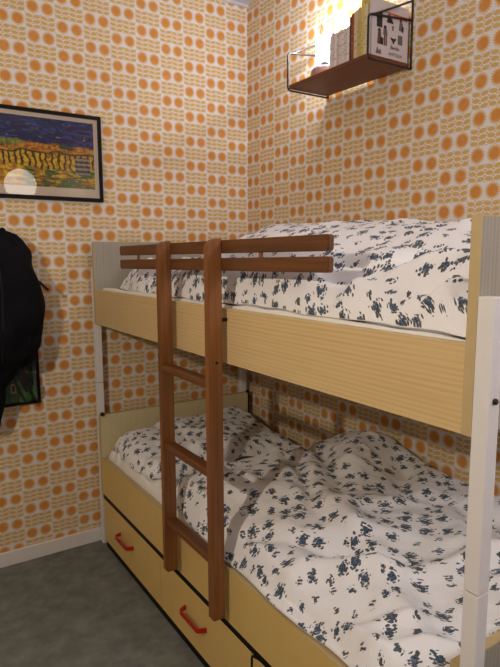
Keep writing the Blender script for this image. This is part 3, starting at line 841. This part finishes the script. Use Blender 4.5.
pts = [(-1.35+.062*math.cos(2*PI*k/n), -.085+.042*math.sin(2*PI*k/n), 1.515+.012*math.cos(2*PI*k/n*2)) for k in range(n+1)]
tube(bm, pts, .014, 10); obj('collar', bm, M['jacket'], jk)
bm = bmesh.new(); tube(bm, [(-1.335, -.232, 1.40), (-1.330, -.238, 1.28), (-1.335, -.240, 1.12), (-1.345, -.232, .99)], .004, 8); obj('zip', bm, M['strap'], jk)
def strap(pts, w=.012, th=.0015):
    bm = bmesh.new(); prev = None; P = [Vector(p) for p in pts]
    for i, p in enumerate(P):
        d = (P[min(i+1, len(P)-1)]-P[max(i-1, 0)]).normalized(); s = d.cross(Vector((0, 1, 0))).normalized()*w; n = Vector((0, th, 0))
        r = [bm.verts.new(p+a*s+b*n) for a, b in ((1, 1), (1, -1), (-1, -1), (-1, 1))]
        if prev:
            for k in range(4): bm.faces.new((prev[k], prev[(k+1) % 4], r[(k+1) % 4], r[k]))
        else: bm.faces.new(r[::-1])
        prev = r
    bm.faces.new(prev); bmesh.ops.recalc_face_normals(bm, faces=bm.faces)
    return obj('strap', bm, M['strap'], jk)
strap([(-1.27, -.14, .98), (-1.258, -.135, .92), (-1.235, -.13, .862), (-1.225, -.13, .84)], .018)
strap([(-1.30, -.14, .96), (-1.285, -.135, .89), (-1.262, -.13, .83), (-1.245, -.13, .795)], .006)
strap([(-1.21, -.15, 1.33), (-1.165, -.16, 1.31), (-1.142, -.16, 1.285), (-1.13, -.16, 1.275)], .006, .003)
hk = thing('coat_hook', 'small dark coat hook on the wall holding the black jacket', 'hook', (-1.35, -.001, 1.52))
bm = bmesh.new(); box(bm, -1.365, -1.335, -.006, -.0005, 1.52, 1.58, .002)
obj('back_plate', bm, M['bolt'], hk)
bm = bmesh.new(); tube(bm, corner([(-1.35, -.006, 1.56), (-1.35, -.10, 1.525), (-1.35, -.12, 1.56)], .02, 6), .005, 10); obj('prong', bm, M['bolt'], hk)

# ------------------------------------------------------------ lamps of the room
gx, gy, gz, gr = -.52, -3.22, 2.10, .145
gl = thing('pendant_lamp', 'round white paper globe lamp hanging from the ceiling behind the camera', 'lamp', (gx, gy, gz))
bm = bmesh.new(); bmesh.ops.create_uvsphere(bm, u_segments=32, v_segments=20, radius=gr, matrix=Matrix.Translation((gx, gy, gz)))
obj('globe', bm, M['globe'], gl, smooth=True)
bm = bmesh.new(); tube(bm, [(gx, gy, gz+gr-.002), (gx, gy, H-.02)], .003, 8); tube(bm, [(gx, gy, H-.03), (gx, gy, H-.0005)], .04, 20); obj('cord', bm, M['white_post'], gl)
px, py, pz = -2.65, -2.13, 1.88
fl = thing('floor_lamp', 'slim black floor lamp with a bare warm bulb by the left wall', 'lamp', (px, py, 0))
bm = bmesh.new(); lathe(bm, px, py, [(.0001, .0005), (.13, .0005), (.13, .015), (.02, .03), (.0001, .03)]); obj('base', bm, M['bolt'], fl)
bm = bmesh.new(); tube(bm, [(px, py, .0302), (px, py, pz-.075)], .011, 14); obj('pole', bm, M['bolt'], fl)
bm = bmesh.new(); lathe(bm, px, py, [(.0001, pz-.0745), (.02, pz-.0745), (.02, pz-.045), (.0001, pz-.045)]); obj('socket', bm, M['bolt'], fl)
bm = bmesh.new(); bmesh.ops.create_uvsphere(bm, u_segments=24, v_segments=16, radius=.035, matrix=Matrix.Translation((px, py, pz-.0095))); obj('bulb', bm, M['floor_bulb'], fl, smooth=True)

def point(name, loc, col, watts, rad):
    l = bpy.data.lights.new(name, 'POINT'); l.energy = watts; l.color = col; l.shadow_soft_size = rad
    o = bpy.data.objects.new(name, l); C.objects.link(o); o.location = loc; return o
point('pendant_light', (gx, gy, gz-gr-.03), (.84, .87, 1.0), 36, .10)
point('floor_lamp_light', (px+.06, py, pz), (1.0, .87, .69), 66, .03)
point('shelf_light', (lx, ly, TOP+.20), (.88, .92, 1.0), 8, .012)

w = bpy.data.worlds.new('world'); bpy.context.scene.world = w; w.use_nodes = True
w.node_tree.nodes['Background'].inputs[0].default_value = (.5, .55, .7, 1); w.node_tree.nodes['Background'].inputs[1].default_value = .02

# ------------------------------------------------------------ camera
cd = bpy.data.cameras.new('camera'); cam = bpy.data.objects.new('camera', cd); C.objects.link(cam)
cd.sensor_fit = 'HORIZONTAL'; cd.sensor_width = 36; cd.lens = 569.03/500*36; cd.clip_start = .05
cam.location = (-1.7501, -2.6869, 1.4198)
yaw, pit, rol = map(math.radians, (-33.2419, -7.7981, -.1943))
fw = Vector((-math.sin(yaw)*math.cos(pit), math.cos(yaw)*math.cos(pit), math.sin(pit)))
rt = Vector((math.cos(yaw), math.sin(yaw), 0)); upv = rt.cross(fw)
r2 = rt*math.cos(rol)+upv*math.sin(rol); u2 = upv*math.cos(rol)-rt*math.sin(rol)
cam.matrix_world = Matrix.Translation(cam.location) @ Matrix((r2, u2, -fw)).transposed().to_4x4()
bpy.context.scene.camera = cam
vs = bpy.context.scene.view_settings
vs.view_transform = 'Standard'; vs.look = 'None'; vs.gamma = 1; vs.exposure = -.12
